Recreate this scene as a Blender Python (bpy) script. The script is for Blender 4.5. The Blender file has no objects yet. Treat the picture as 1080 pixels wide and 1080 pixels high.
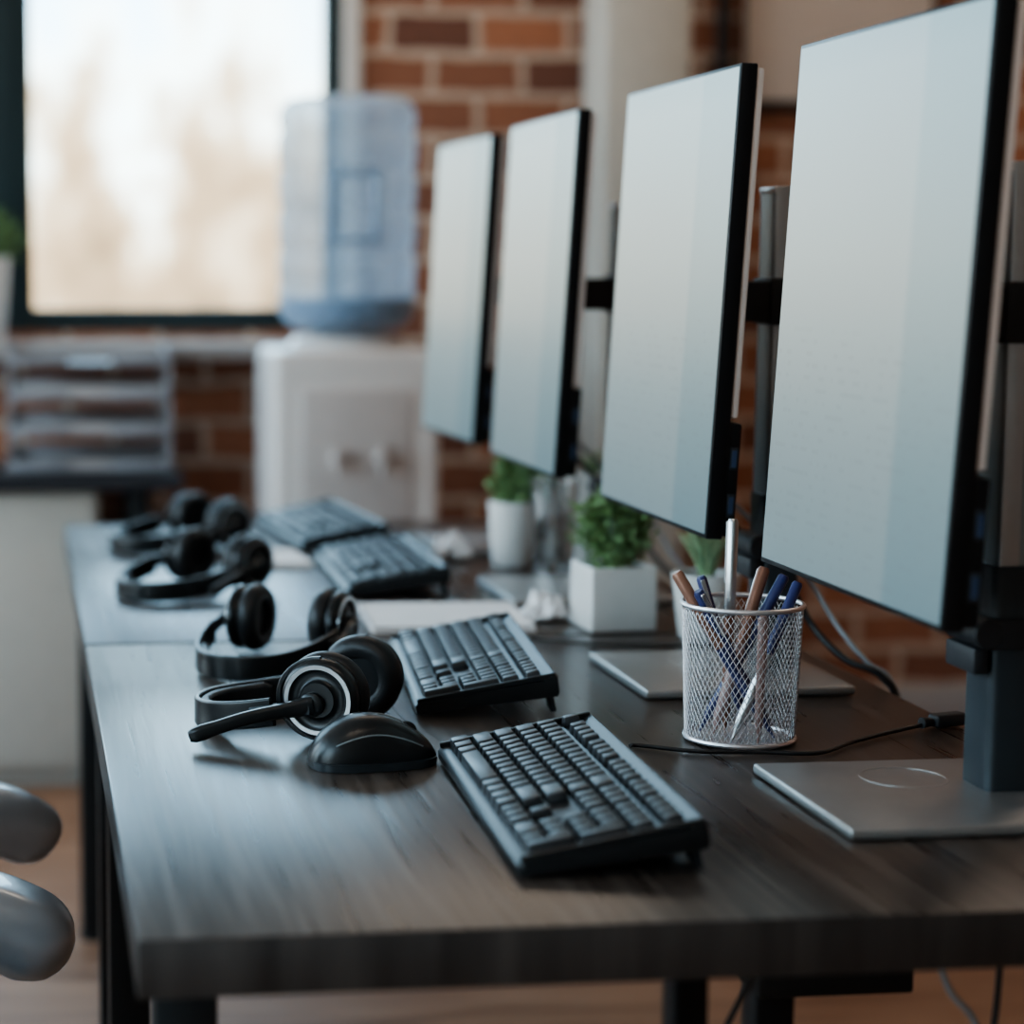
import bpy, bmesh, math, random
from mathutils import Vector, Matrix, noise
random.seed(7)
C = bpy.context.scene.collection
pi = math.pi
DT = 0.74   # desk top height

# ---------------------------------------------------------------- materials
def new_mat(name):
    m = bpy.data.materials.new(name); m.use_nodes = True
    nt = m.node_tree
    return m, nt, nt.nodes, nt.links, nt.nodes["Principled BSDF"]

def pm(name, col, rough=0.5, metal=0.0, trans=0.0, var=0.06, scale=30, coat=0.0, bump=0.0, sheen=0.0, spec=0.5, ior=1.45, alpha=1.0):
    m, nt, N, L, b = new_mat(name)
    tc = N.new("ShaderNodeTexCoord"); n = N.new("ShaderNodeTexNoise"); n.inputs["Scale"].default_value = scale
    n.inputs["Detail"].default_value = 3
    L.new(tc.outputs["Object"], n.inputs["Vector"])
    r = N.new("ShaderNodeValToRGB")
    r.color_ramp.elements[0].position = 0.3; r.color_ramp.elements[1].position = 0.7
    r.color_ramp.elements[0].color = tuple(c*(1-var) for c in col)+(1,)
    r.color_ramp.elements[1].color = tuple(min(1, c*(1+var)) for c in col)+(1,)
    L.new(n.outputs["Fac"], r.inputs["Fac"]); L.new(r.outputs["Color"], b.inputs["Base Color"])
    b.inputs["Roughness"].default_value = rough; b.inputs["Metallic"].default_value = metal
    b.inputs["Transmission Weight"].default_value = trans; b.inputs["Coat Weight"].default_value = coat
    b.inputs["IOR"].default_value = ior; b.inputs["Specular IOR Level"].default_value = spec
    b.inputs["Alpha"].default_value = alpha
    if bump:
        bp = N.new("ShaderNodeBump"); bp.inputs["Strength"].default_value = bump; bp.inputs["Distance"].default_value = 0.001
        n2 = N.new("ShaderNodeTexNoise"); n2.inputs["Scale"].default_value = scale*12
        L.new(tc.outputs["Object"], n2.inputs["Vector"]); L.new(n2.outputs["Fac"], bp.inputs["Height"]); L.new(bp.outputs["Normal"], b.inputs["Normal"])
    return m

def wood(name, c1, c2, c3, sx, sy, sz, rough=0.36, bump=0.25):
    m, nt, N, L, b = new_mat(name)
    tc = N.new("ShaderNodeTexCoord"); mp = N.new("ShaderNodeMapping")
    mp.inputs["Scale"].default_value = (sx, sy, sz)
    L.new(tc.outputs["Object"], mp.inputs["Vector"])
    n = N.new("ShaderNodeTexNoise"); n.inputs["Scale"].default_value = 1; n.inputs["Detail"].default_value = 6; n.inputs["Distortion"].default_value = 0.6
    L.new(mp.outputs["Vector"], n.inputs["Vector"])
    r = N.new("ShaderNodeValToRGB")
    e = r.color_ramp.elements; e[0].position = 0.33; e[1].position = 0.68
    e[0].color = c1+(1,); e[1].color = c3+(1,)
    k = e.new(0.5); k.color = c2+(1,)
    L.new(n.outputs["Fac"], r.inputs["Fac"]); L.new(r.outputs["Color"], b.inputs["Base Color"])
    mr = N.new("ShaderNodeMapRange"); mr.inputs["To Min"].default_value = rough-0.05; mr.inputs["To Max"].default_value = rough+0.1
    L.new(n.outputs["Fac"], mr.inputs["Value"]); L.new(mr.outputs["Result"], b.inputs["Roughness"])
    bp = N.new("ShaderNodeBump"); bp.inputs["Strength"].default_value = bump; bp.inputs["Distance"].default_value = 0.001
    L.new(n.outputs["Fac"], bp.inputs["Height"]); L.new(bp.outputs["Normal"], b.inputs["Normal"])
    return m

def brick_mat(name, axis='XZ'):
    m, nt, N, L, b = new_mat(name)
    tc = N.new("ShaderNodeTexCoord"); sp = N.new("ShaderNodeSeparateXYZ"); cb = N.new("ShaderNodeCombineXYZ")
    L.new(tc.outputs["Object"], sp.inputs[0])
    L.new(sp.outputs["X" if axis == 'XZ' else "Y"], cb.inputs[0]); L.new(sp.outputs["Z"], cb.inputs[1])
    nz = N.new("ShaderNodeTexNoise"); nz.inputs["Scale"].default_value = 9; L.new(cb.outputs[0], nz.inputs["Vector"])
    ad = N.new("ShaderNodeMixRGB"); ad.blend_type = 'LINEAR_LIGHT'; ad.inputs[0].default_value = 0.012
    L.new(cb.outputs[0], ad.inputs[1]); L.new(nz.outputs["Color"], ad.inputs[2])
    br = N.new("ShaderNodeTexBrick")
    br.inputs["Scale"].default_value = 1; br.inputs["Brick Width"].default_value = 0.232; br.inputs["Row Height"].default_value = 0.103
    br.inputs["Mortar Size"].default_value = 0.011; br.inputs["Mortar Smooth"].default_value = 0.2; br.inputs["Bias"].default_value = -0.05
    br.inputs["Color1"].default_value = (0.40, 0.165, 0.09, 1); br.inputs["Color2"].default_value = (0.16, 0.07, 0.048, 1)
    br.inputs["Mortar"].default_value = (0.56, 0.43, 0.34, 1)
    L.new(ad.outputs[0], br.inputs["Vector"])
    n2 = N.new("ShaderNodeTexNoise"); n2.inputs["Scale"].default_value = 25; L.new(tc.outputs["Object"], n2.inputs["Vector"])
    mx = N.new("ShaderNodeMixRGB"); mx.blend_type = 'MULTIPLY'; mx.inputs[0].default_value = 0.4
    L.new(br.outputs["Color"], mx.inputs[1]); L.new(n2.outputs["Fac"], mx.inputs[2])
    g = N.new("ShaderNodeMixRGB"); g.blend_type = 'ADD'; g.inputs[0].default_value = 0.15
    L.new(mx.outputs[0], g.inputs[1]); L.new(br.outputs["Color"], g.inputs[2])
    L.new(g.outputs[0], b.inputs["Base Color"]); b.inputs["Roughness"].default_value = 0.85
    bp = N.new("ShaderNodeBump"); bp.inputs["Strength"].default_value = 0.6; bp.inputs["Distance"].default_value = 0.01; bp.invert = True
    L.new(br.outputs["Fac"], bp.inputs["Height"]); L.new(bp.outputs["Normal"], b.inputs["Normal"])
    return m

M_desk = wood("desk_laminate", (0.024, 0.018, 0.015), (0.048, 0.037, 0.031), (0.084, 0.067, 0.058), 110, 4.0, 110, 0.27, 0.3)
M_deskedge = wood("desk_edge", (0.014, 0.011, 0.010), (0.028, 0.023, 0.021), (0.046, 0.038, 0.034), 30, 30, 3, 0.42, 0.3)
M_floor = wood("floor_wood", (0.18, 0.085, 0.045), (0.26, 0.135, 0.08), (0.33, 0.18, 0.11), 3, 14, 3, 0.42, 0.1)
M_brick = brick_mat("brick_back"); M_brick2 = brick_mat("brick_side", 'YZ')
M_white = pm("plaster", (0.62, 0.58, 0.54), 0.8, var=0.03)
M_ceil = pm("ceiling_plaster", (0.66, 0.64, 0.60), 0.9, var=0.02)
M_pillar = pm("pillar_paint", (0.46, 0.43, 0.38), 0.6, var=0.04)
M_frame = pm("window_frame_paint", (0.018, 0.034, 0.038), 0.4)
M_black = pm("black_plastic", (0.010, 0.011, 0.012), 0.30, var=0.1, bump=0.08)
M_bezel = pm("bezel_black", (0.007, 0.007, 0.008), 0.38, var=0.1, spec=0.3)
M_blackm = pm("black_matte", (0.013, 0.013, 0.015), 0.55, var=0.1)
M_leather = pm("ear_cushion_leatherette", (0.012, 0.012, 0.013), 0.42, bump=0.3)
M_key = pm("keycap_plastic", (0.020, 0.022, 0.025), 0.36, var=0.1, bump=0.12)
M_kcase = pm("keyboard_case", (0.010, 0.011, 0.012), 0.38, var=0.1, bump=0.08)
M_silver = pm("brushed_aluminium", (0.5, 0.51, 0.52), 0.3, metal=1, var=0.04)
M_gun = pm("gunmetal_base", (0.34, 0.33, 0.32), 0.38, metal=0.75, var=0.05)
M_inlay = pm("base_inlay", (0.42, 0.41, 0.40), 0.4, metal=0.8, var=0.05)
M_backsh = pm("monitor_back_shell", (0.70, 0.62, 0.58), 0.4, var=0.02)
M_pole = pm("stand_column_grey", (0.26, 0.30, 0.32), 0.38, metal=0.5, var=0.04)
M_poled = pm("stand_column_dark", (0.030, 0.036, 0.041), 0.34, metal=0.3, var=0.04)
M_rail = pm("stand_rail", (0.46, 0.48, 0.50), 0.38, metal=0.7, var=0.04)
M_wire = pm("wire_mesh_steel", (0.66, 0.63, 0.64), 0.34, metal=0.8, var=0.05)
M_potw = pm("white_ceramic", (0.64, 0.61, 0.58), 0.35, var=0.03, coat=0.3)
M_soil = pm("soil", (0.05, 0.03, 0.02), 0.95, var=0.4, scale=120)
M_leaf = pm("leaf_green", (0.16, 0.25, 0.10), 0.5, var=0.5, scale=60)
M_leaf2 = pm("aloe_green", (0.17, 0.27, 0.15), 0.4, var=0.4, scale=40)
M_paper = pm("paper_white", (0.76, 0.72, 0.71), 0.7, var=0.03)
M_cardb = pm("notebook_cover", (0.5, 0.42, 0.38), 0.6, var=0.05)
M_cable = pm("cable_rubber", (0.012, 0.012, 0.013), 0.4)
M_cablew = pm("cable_grey", (0.26, 0.27, 0.28), 0.4)
M_tray = pm("tray_grey", (0.24, 0.24, 0.26), 0.35, var=0.05)
M_cab = pm("cabinet_beige", (0.46, 0.42, 0.37), 0.55, var=0.03)
M_ctop = pm("counter_dark", (0.03, 0.032, 0.038), 0.35)
M_disp = pm("dispenser_white", (0.58, 0.54, 0.52), 0.35, var=0.02, coat=0.2)
M_dispg = pm("dispenser_grey_panel", (0.46, 0.41, 0.39), 0.3, var=0.03)
M_steel = pm("black_steel", (0.014, 0.015, 0.016), 0.45, metal=0.3)
M_chairg = pm("armrest_soft_grey", (0.36, 0.40, 0.45), 0.3, metal=0.35, var=0.05, coat=0.5)
M_fabric = pm("chair_fabric", (0.03, 0.032, 0.036), 0.9, var=0.2, scale=200, bump=0.4)
M_copper = pm("pen_copper", (0.26, 0.13, 0.09), 0.3, metal=0.3)
M_bluep = pm("pen_navy", (0.038, 0.042, 0.12), 0.3)
M_pinkp = pm("pen_rosewood", (0.30, 0.19, 0.17), 0.35)
M_poster = pm("poster_board", (0.62, 0.54, 0.48), 0.6, var=0.04, scale=4)
M_usb = pm("usb_tongue_blue", (0.03, 0.05, 0.10), 0.4)

def glass_mat(name, col, rough=0.02, mixf=0.12, edge=0.6):
    m, nt, N, L, b = new_mat(name)
    out = N["Material Output"]
    tr = N.new("ShaderNodeBsdfTransparent"); tr.inputs[0].default_value = col+(1,)
    gl = N.new("ShaderNodeBsdfGlossy"); gl.inputs["Roughness"].default_value = rough
    lw = N.new("ShaderNodeLayerWeight"); lw.inputs[0].default_value = 0.3
    mm = N.new("ShaderNodeMath"); mm.operation = 'MULTIPLY_ADD'; mm.inputs[1].default_value = edge; mm.inputs[2].default_value = mixf
    L.new(lw.outputs["Facing"], mm.inputs[0])
    mx = N.new("ShaderNodeMixShader"); L.new(mm.outputs[0], mx.inputs[0]); L.new(tr.outputs[0], mx.inputs[1]); L.new(gl.outputs[0], mx.inputs[2])
    L.new(mx.outputs[0], out.inputs["Surface"]); N.remove(b)
    return m
M_glass = glass_mat("clear_glass", (0.88, 0.90, 0.90), 0.08, 0.16, 0.6)
M_pane = glass_mat("window_pane_glass", (0.98, 0.99, 0.99), 0.02, 0.01, 0.1)

def water_mat(name):
    m, nt, N, L, b = new_mat(name)
    out = N["Material Output"]
    tr = N.new("ShaderNodeBsdfTransparent"); tr.inputs[0].default_value = (0.80, 0.86, 0.92, 1)
    b.inputs["Base Color"].default_value = (0.58, 0.65, 0.72, 1); b.inputs["Roughness"].default_value = 0.12
    tl = N.new("ShaderNodeBsdfTranslucent"); tl.inputs[0].default_value = (0.70, 0.79, 0.88, 1)
    m1 = N.new("ShaderNodeMixShader"); m1.inputs[0].default_value = 0.5
    L.new(b.outputs[0], m1.inputs[1]); L.new(tl.outputs[0], m1.inputs[2])
    lw = N.new("ShaderNodeLayerWeight"); lw.inputs[0].default_value = 0.4
    mr = N.new("ShaderNodeMapRange"); mr.inputs["To Min"].default_value = 0.70; mr.inputs["To Max"].default_value = 0.3
    L.new(lw.outputs["Facing"], mr.inputs["Value"])
    m2 = N.new("ShaderNodeMixShader"); L.new(mr.outputs[0], m2.inputs[0])
    L.new(m1.outputs[0], m2.inputs[1]); L.new(tr.outputs[0], m2.inputs[2]); L.new(m2.outputs[0], out.inputs["Surface"])
    return m
M_bottle = water_mat("pale_blue_polycarbonate")

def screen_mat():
    m, nt, N, L, b = new_mat("screen_painted_glare")
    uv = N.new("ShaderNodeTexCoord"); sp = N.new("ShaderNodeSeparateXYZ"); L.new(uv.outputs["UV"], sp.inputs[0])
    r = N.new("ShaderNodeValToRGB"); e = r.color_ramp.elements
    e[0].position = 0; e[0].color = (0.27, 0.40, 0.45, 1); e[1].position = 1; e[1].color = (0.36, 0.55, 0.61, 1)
    k = e.new(0.25); k.color = (0.37, 0.50, 0.53, 1); k = e.new(0.6); k.color = (0.53, 0.65, 0.65, 1); k = e.new(0.93); k.color = (0.47, 0.64, 0.68, 1)  # pale-to-teal glare on the panel, painted into the emission colour
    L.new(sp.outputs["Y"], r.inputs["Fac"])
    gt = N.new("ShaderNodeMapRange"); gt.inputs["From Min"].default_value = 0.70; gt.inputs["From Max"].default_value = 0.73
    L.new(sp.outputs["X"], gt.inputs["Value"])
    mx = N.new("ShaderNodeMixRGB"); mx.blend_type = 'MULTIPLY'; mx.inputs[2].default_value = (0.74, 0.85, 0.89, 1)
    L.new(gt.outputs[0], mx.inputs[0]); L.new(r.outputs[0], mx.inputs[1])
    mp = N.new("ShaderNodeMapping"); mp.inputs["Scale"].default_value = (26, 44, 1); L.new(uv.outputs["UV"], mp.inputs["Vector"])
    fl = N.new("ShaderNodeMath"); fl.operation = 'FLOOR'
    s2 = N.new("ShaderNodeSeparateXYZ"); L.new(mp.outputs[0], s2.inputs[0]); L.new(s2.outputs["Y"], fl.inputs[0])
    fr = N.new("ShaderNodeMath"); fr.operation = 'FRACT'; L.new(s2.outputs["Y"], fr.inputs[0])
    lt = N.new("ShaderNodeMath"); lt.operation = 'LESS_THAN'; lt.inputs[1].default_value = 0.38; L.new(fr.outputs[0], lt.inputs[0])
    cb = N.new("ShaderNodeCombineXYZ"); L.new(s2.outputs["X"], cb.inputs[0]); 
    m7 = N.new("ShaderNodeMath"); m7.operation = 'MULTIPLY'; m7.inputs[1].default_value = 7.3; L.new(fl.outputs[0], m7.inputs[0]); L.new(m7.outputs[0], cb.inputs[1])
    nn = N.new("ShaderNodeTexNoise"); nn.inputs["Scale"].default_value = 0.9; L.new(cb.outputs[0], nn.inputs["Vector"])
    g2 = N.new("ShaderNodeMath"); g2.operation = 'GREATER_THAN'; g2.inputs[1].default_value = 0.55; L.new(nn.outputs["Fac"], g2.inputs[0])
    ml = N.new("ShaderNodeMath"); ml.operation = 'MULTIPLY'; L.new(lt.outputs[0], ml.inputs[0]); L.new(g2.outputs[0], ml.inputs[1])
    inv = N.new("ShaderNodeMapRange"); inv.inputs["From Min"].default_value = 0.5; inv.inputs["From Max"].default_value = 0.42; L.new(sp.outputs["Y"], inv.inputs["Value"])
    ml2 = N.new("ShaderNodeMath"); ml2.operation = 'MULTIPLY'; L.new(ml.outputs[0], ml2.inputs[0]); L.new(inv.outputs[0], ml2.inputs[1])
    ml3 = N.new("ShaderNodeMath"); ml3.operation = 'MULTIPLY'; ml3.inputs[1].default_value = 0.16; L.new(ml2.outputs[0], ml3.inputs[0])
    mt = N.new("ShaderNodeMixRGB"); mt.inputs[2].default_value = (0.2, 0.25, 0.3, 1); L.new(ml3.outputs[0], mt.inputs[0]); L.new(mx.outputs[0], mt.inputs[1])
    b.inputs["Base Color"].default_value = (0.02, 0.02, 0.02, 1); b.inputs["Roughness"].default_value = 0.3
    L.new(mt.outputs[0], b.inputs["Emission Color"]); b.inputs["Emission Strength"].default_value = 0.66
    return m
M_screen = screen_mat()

def emis(name, col, s):
    m, nt, N, L, b = new_mat(name)
    b.inputs["Base Color"].default_value = col+(1,); b.inputs["Emission Color"].default_value = col+(1,); b.inputs["Emission Strength"].default_value = s
    return m
M_fill = emis("fill_diffuser", (1.0, 0.82, 0.66), 8.0)  # glow for the added ceiling panels

# ---------------------------------------------------------------- mesh helpers
def empty(name, loc=(0, 0, 0), rz=0):
    o = bpy.data.objects.new(name, None); C.objects.link(o)
    o.location = loc; o.rotation_euler = (0, 0, rz); o.empty_display_size = 0.05
    return o

def obj(name, bm, mat, parent=None, loc=(0, 0, 0), rot=(0, 0, 0), sharp=35):
    bmesh.ops.recalc_face_normals(bm, faces=bm.faces)
    for f in bm.faces: f.smooth = True
    for e in bm.edges:
        if len(e.link_faces) == 2 and e.calc_face_angle(0) > math.radians(sharp): e.smooth = False
    me = bpy.data.meshes.new(name); bm.to_mesh(me); bm.free()
    mats = mat if isinstance(mat, list) else [mat]
    for q in mats: me.materials.append(q)
    o = bpy.data.objects.new(name, me); C.objects.link(o)
    o.location = loc; o.rotation_euler = rot
    if parent: o.parent = parent
    return o

def link_copy(name, src, parent, loc=None, rot=None):
    o = bpy.data.objects.new(name, src.data); C.objects.link(o)
    o.location = loc if loc is not None else src.location; o.rotation_euler = rot if rot is not None else src.rotation_euler
    o.parent = parent
    return o

def box(bm, lo, hi, bev=0.0, seg=2, mi=0, mtx=None):
    r = bmesh.ops.create_cube(bm, size=1); vs = r["verts"]
    lo = Vector(lo); hi = Vector(hi); c = (lo+hi)/2; s = hi-lo
    for v in vs: v.co = Vector((v.co.x*s.x+c.x, v.co.y*s.y+c.y, v.co.z*s.z+c.z))
    faces = list({f for v in vs for f in v.link_faces})
    for f in faces: f.material_index = mi
    if bev > 0:
        es = list({e for v in vs for e in v.link_edges})
        rr = bmesh.ops.bevel(bm, geom=es, offset=bev, segments=seg, profile=0.5, affect='EDGES')
        vs = list({v for f in rr["faces"] for v in f.verts} | {v for v in vs if v.is_valid})
        for f in {f for v in vs for f in v.link_faces}: f.material_index = mi
    if mtx is not None:
        for v in vs: v.co = mtx @ v.co
    return vs

def lathe(bm, prof, n=48, mtx=None, mi=0, cap0=True, cap1=True, sx=1, sy=1):
    rings = []
    for (r, z) in prof:
        ring = []
        for i in range(n):
            a = 2*pi*i/n
            co = Vector((r*math.cos(a)*sx, r*math.sin(a)*sy, z))
            if mtx is not None: co = mtx @ co
            ring.append(bm.verts.new(co))
        rings.append(ring)
    for j in range(len(rings)-1):
        for i in range(n):
            f = bm.faces.new((rings[j][i], rings[j][(i+1) % n], rings[j+1][(i+1) % n], rings[j+1][i])); f.material_index = mi
    if cap0: bm.faces.new(rings[0][::-1]).material_index = mi
    if cap1: bm.faces.new(rings[-1]).material_index = mi

def catmull(pts, n=8):
    P = [Vector(p) for p in pts]; P = [P[0]*2-P[1]]+P+[P[-1]*2-P[-2]]
    out = []
    for i in range(1, len(P)-2):
        for k in range(n):
            t = k/n
            a, b, c, d = P[i-1], P[i], P[i+1], P[i+2]
            out.append(0.5*((2*b)+(c-a)*t+(2*a-5*b+4*c-d)*t*t+(3*b-a-3*c+d)*t**3))
    out.append(P[-2]); return out

def sweep(bm, pts, section, up=Vector((0, 0, 1)), scales=None, mi=0):
    n = len(pts); rings = []
    for i, p in enumerate(pts):
        t = (pts[min(i+1, n-1)]-pts[max(i-1, 0)]).normalized()
        u = up
        if abs(t.dot(u)) > 0.97: u = Vector((1, 0, 0))
        s = t.cross(u).normalized(); w = s.cross(t).normalized()
        k = scales[i] if scales else 1
        rings.append([bm.verts.new(p+s*a*k+w*b*k) for a, b in section])
    m = len(section)
    for j in range(n-1):
        for i in range(m):
            bm.faces.new((rings[j][i], rings[j][(i+1) % m], rings[j+1][(i+1) % m], rings[j+1][i])).material_index = mi
    bm.faces.new(rings[0][::-1]).material_index = mi; bm.faces.new(rings[-1]).material_index = mi

def circ(r, n=10, ry=None):
    ry = r if ry is None else ry
    return [(r*math.cos(2*pi*i/n), ry*math.sin(2*pi*i/n)) for i in range(n)]
def rrect(a, b, r, n=4):
    out = []
    for cx, cy, s in ((a-r, b-r, 0), (-a+r, b-r, 1), (-a+r, -b+r, 2), (a-r, -b+r, 3)):
        for i in range(n+1):
            t = (s+i/n)*pi/2; out.append((cx+r*math.cos(t), cy+r*math.sin(t)))
    return out

def tube_obj(name, pts, r, mat, parent=None, n=10, seg=10):
    bm = bmesh.new(); sweep(bm, catmull(pts, seg), circ(r, n)); return obj(name, bm, mat, parent, sharp=60)

# ---------------------------------------------------------------- room shell
WY = 5.40; CH = 3.0
XL, XR, YR = -2.6, 4.2, -2.6
bm = bmesh.new(); box(bm, (XL, YR, -0.1), (XR, WY+0.25, 0.0)); obj("floor", bm, M_floor)
bm = bmesh.new(); box(bm, (XL, YR, CH), (XR, WY+0.25, CH+0.1)); obj("ceiling", bm, M_ceil)
wx0, wx1, wz0, wz1 = -1.75, 0.815, 1.055, 2.75
bm = bmesh.new()
box(bm, (XL, WY, 0), (XR, WY+0.25, wz0)); box(bm, (XL, WY, wz1), (XR, WY+0.25, CH))
box(bm, (XL, WY, wz0), (wx0, WY+0.25, wz1)); box(bm, (wx1, WY, wz0), (XR, WY+0.25, wz1))
obj("wall_back", bm, M_brick)
bm = bmesh.new(); box(bm, (XR, YR, 0), (XR+0.2, WY+0.25, CH)); obj("wall_right", bm, M_brick2)
bm = bmesh.new(); box(bm, (XL-0.2, YR-0.2, 0), (XR+0.2, YR, CH)); obj("wall_front", bm, pm("plaster_warm_grey", (0.45, 0.41, 0.37), 0.85, var=0.03))
bm = bmesh.new()
box(bm, (XL-0.2, YR, 0), (XL, WY+0.25, 0.75)); box(bm, (XL-0.2, YR, 2.7), (XL, WY+0.25, CH))
for y0, y1 in ((YR, -1.9), (0.6, 1.0), (3.3, 3.6), (5.1, WY+0.25)):
    box(bm, (XL-0.2, y0, 0.75), (XL, y1, 2.7))
obj("wall_left", bm, M_white)

def window(name, axis, a0, a1, z0, z1, d, mull, fw=0.045):
    e = empty(name)
    def bx(bm, p0, p1, z_0, z_1, d0, d1, **k):
        if axis == 'X': box(bm, (p0, d+d0, z_0), (p1, d+d1, z_1), **k)
        else: box(bm, (d+d0, p0, z_0), (d+d1, p1, z_1), **k)
    bm = bmesh.new()
    bx(bm, a0, a1, z0, z0+fw+0.012, -0.03, 0.03, bev=0.004); bx(bm, a0, a1, z1-fw, z1, -0.03, 0.03, bev=0.004)
    bx(bm, a0, a0+fw, z0, z1, -0.03, 0.03, bev=0.004); bx(bm, a1-fw, a1, z0, z1, -0.03, 0.03, bev=0.004)
    for m0, m1 in mull: bx(bm, m0, m1, z0, z1, -0.035, 0.035, bev=0.004)
    obj("frame", bm, M_frame, e)
    bm = bmesh.new(); bx(bm, a0+fw, a1-fw, z0+fw, z1-fw, -0.003, 0.003); obj("glass", bm, M_pane, e)
    return e
window("window_1", 'X', wx0, wx1, wz0, wz1, WY+0.035, [(-0.10, 0.035), (-0.98, -0.85)])
window("window_2", 'Y', -1.9, 0.6, 0.75, 2.7, XL-0.1, [(-0.7, -0.62)])
window("window_3", 'Y', 1.0, 3.3, 0.75, 2.7, XL-0.1, [(2.1, 2.18)])
window("window_4", 'Y', 3.6, 5.1, 0.75, 2.7, XL-0.1, [])
bm = bmesh.new(); box(bm, (wx0-0.05, WY-0.20, 0.99), (wx1+0.03, WY+0.01, 1.03), bev=0.006); obj("trim_1", bm, pm("sill_stone", (0.3, 0.26, 0.24), 0.5))
bm = bmesh.new(); box(bm, (wx1, WY-0.02, 1.062), (wx1+0.045, WY+0.06, 2.8), bev=0.004); obj("trim_2", bm, M_white)
bm = bmesh.new(); box(bm, (XL, WY-0.02, 0), (XR, WY, 0.1), bev=0.004); obj("baseboard_back", bm, pm("baseboard_grey", (0.4, 0.38, 0.38), 0.5))
bm = bmesh.new(); box(bm, (XR-0.02, YR, 0), (XR, WY-0.02, 0.1), bev=0.004); obj("baseboard_right", bm, M_white)
bm = bmesh.new(); box(bm, (1.375, 4.98, 0), (1.585, 5.19, CH), bev=0.012); box(bm, (1.355, 4.96, 0), (1.605, 5.21, 0.09), bev=0.006)
obj("support_pillar", bm, M_pillar)
bm = bmesh.new(); lathe(bm, [(0.018, 0.1), (0.018, CH)], 16)
for z in (0.8, 1.6, 2.4): box(bm, (-0.035, -0.004, z), (0.035, 0.03, z+0.03), 0.003)
obj("wall_conduit_pipe", bm, M_steel, loc=(1.79, WY-0.035, 0))
e = empty("framed_wall_poster", (2.10, WY-0.012, 1.98))
bm = bmesh.new(); box(bm, (-0.25, -0.006, -0.34), (0.25, 0.010, 0.34), 0.002); obj("sheet", bm, M_poster, e)
bm = bmesh.new()
for a, b in (((-0.26, -0.012, -0.35), (-0.25, 0.011, 0.35)), ((0.25, -0.012, -0.35), (0.26, 0.011, 0.35)), ((-0.26, -0.012, -0.36), (0.26, 0.011, -0.34)), ((-0.26, -0.012, 0.34), (0.26, 0.011, 0.36))):
    box(bm, a, b, 0.002)
obj("frame", bm, M_steel, e)
for i, (x, y) in enumerate(((0.2, 0.6), (0.9, 4.3), (2.6, 3.9))):
    e = empty("added_ceiling_fill", (x, y, CH))  # unseen panels added overhead to brighten room and brick
    bm = bmesh.new(); box(bm, (-0.62, -0.17, -0.06), (0.62, 0.17, -0.012), 0.006); box(bm, (-0.1, -0.1, -0.014), (0.1, 0.1, 0.0)); obj("housing", bm, M_white, e)
    bm = bmesh.new(); box(bm, (-0.58, -0.14, -0.066), (0.58, 0.14, -0.061)); obj("diffuser", bm, M_fill, e)

# ---------------------------------------------------------------- desks
DX0, DX1 = 0.078, 0.975
def desk(y0, y1):
    e = empty("office_desk", ((DX0+DX1)/2, (y0+y1)/2, 0))
    hx = (DX1-DX0)/2; hy = (y1-y0)/2
    bm = bmesh.new(); box(bm, (-hx, -hy, DT-0.045), (hx, hy, DT), 0.0022, 2)
    for f in bm.faces:
        f.material_index = 0 if abs(f.normal.z) > 0.5 else 1
    obj("desktop", bm, [M_desk, M_deskedge], e)
    bm = bmesh.new()
    for sx in (-1, 1):
        for sy in (-1, 1):
            x = sx*(hx-0.045); y = sy*(hy-0.16)
            box(bm, (x-0.025, y-0.03, 0.012), (x+0.025, y+0.03, DT-0.045), 0.004)
            lathe(bm, [(0.028, 0.0), (0.028, 0.012)], 16, Matrix.Translation((x, y, 0)))
    for sy in (-1, 1):
        y = sy*(hy-0.16); box(bm, (-hx+0.06, y-0.02, DT-0.09), (hx-0.06, y+0.02, DT-0.046), 0.003)
    box(bm, (-0.02, -hy+0.18, DT-0.09), (0.02, hy-0.18, DT-0.047), 0.003)
    obj("frame_legs", bm, M_steel, e)
    bm = bmesh.new(); box(bm, (0.10, -hy+0.24, DT-0.15), (0.24, hy-0.24, DT-0.12), 0.004)
    for y in (-hy+0.26, hy-0.28): box(bm, (0.15, y, DT-0.14), (0.19, y+0.02, DT-0.044))
    obj("cable_tray", bm, M_steel, e)
    return e
desk_a = desk(1.482, 2.684); desk(2.694, 3.955)

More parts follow.
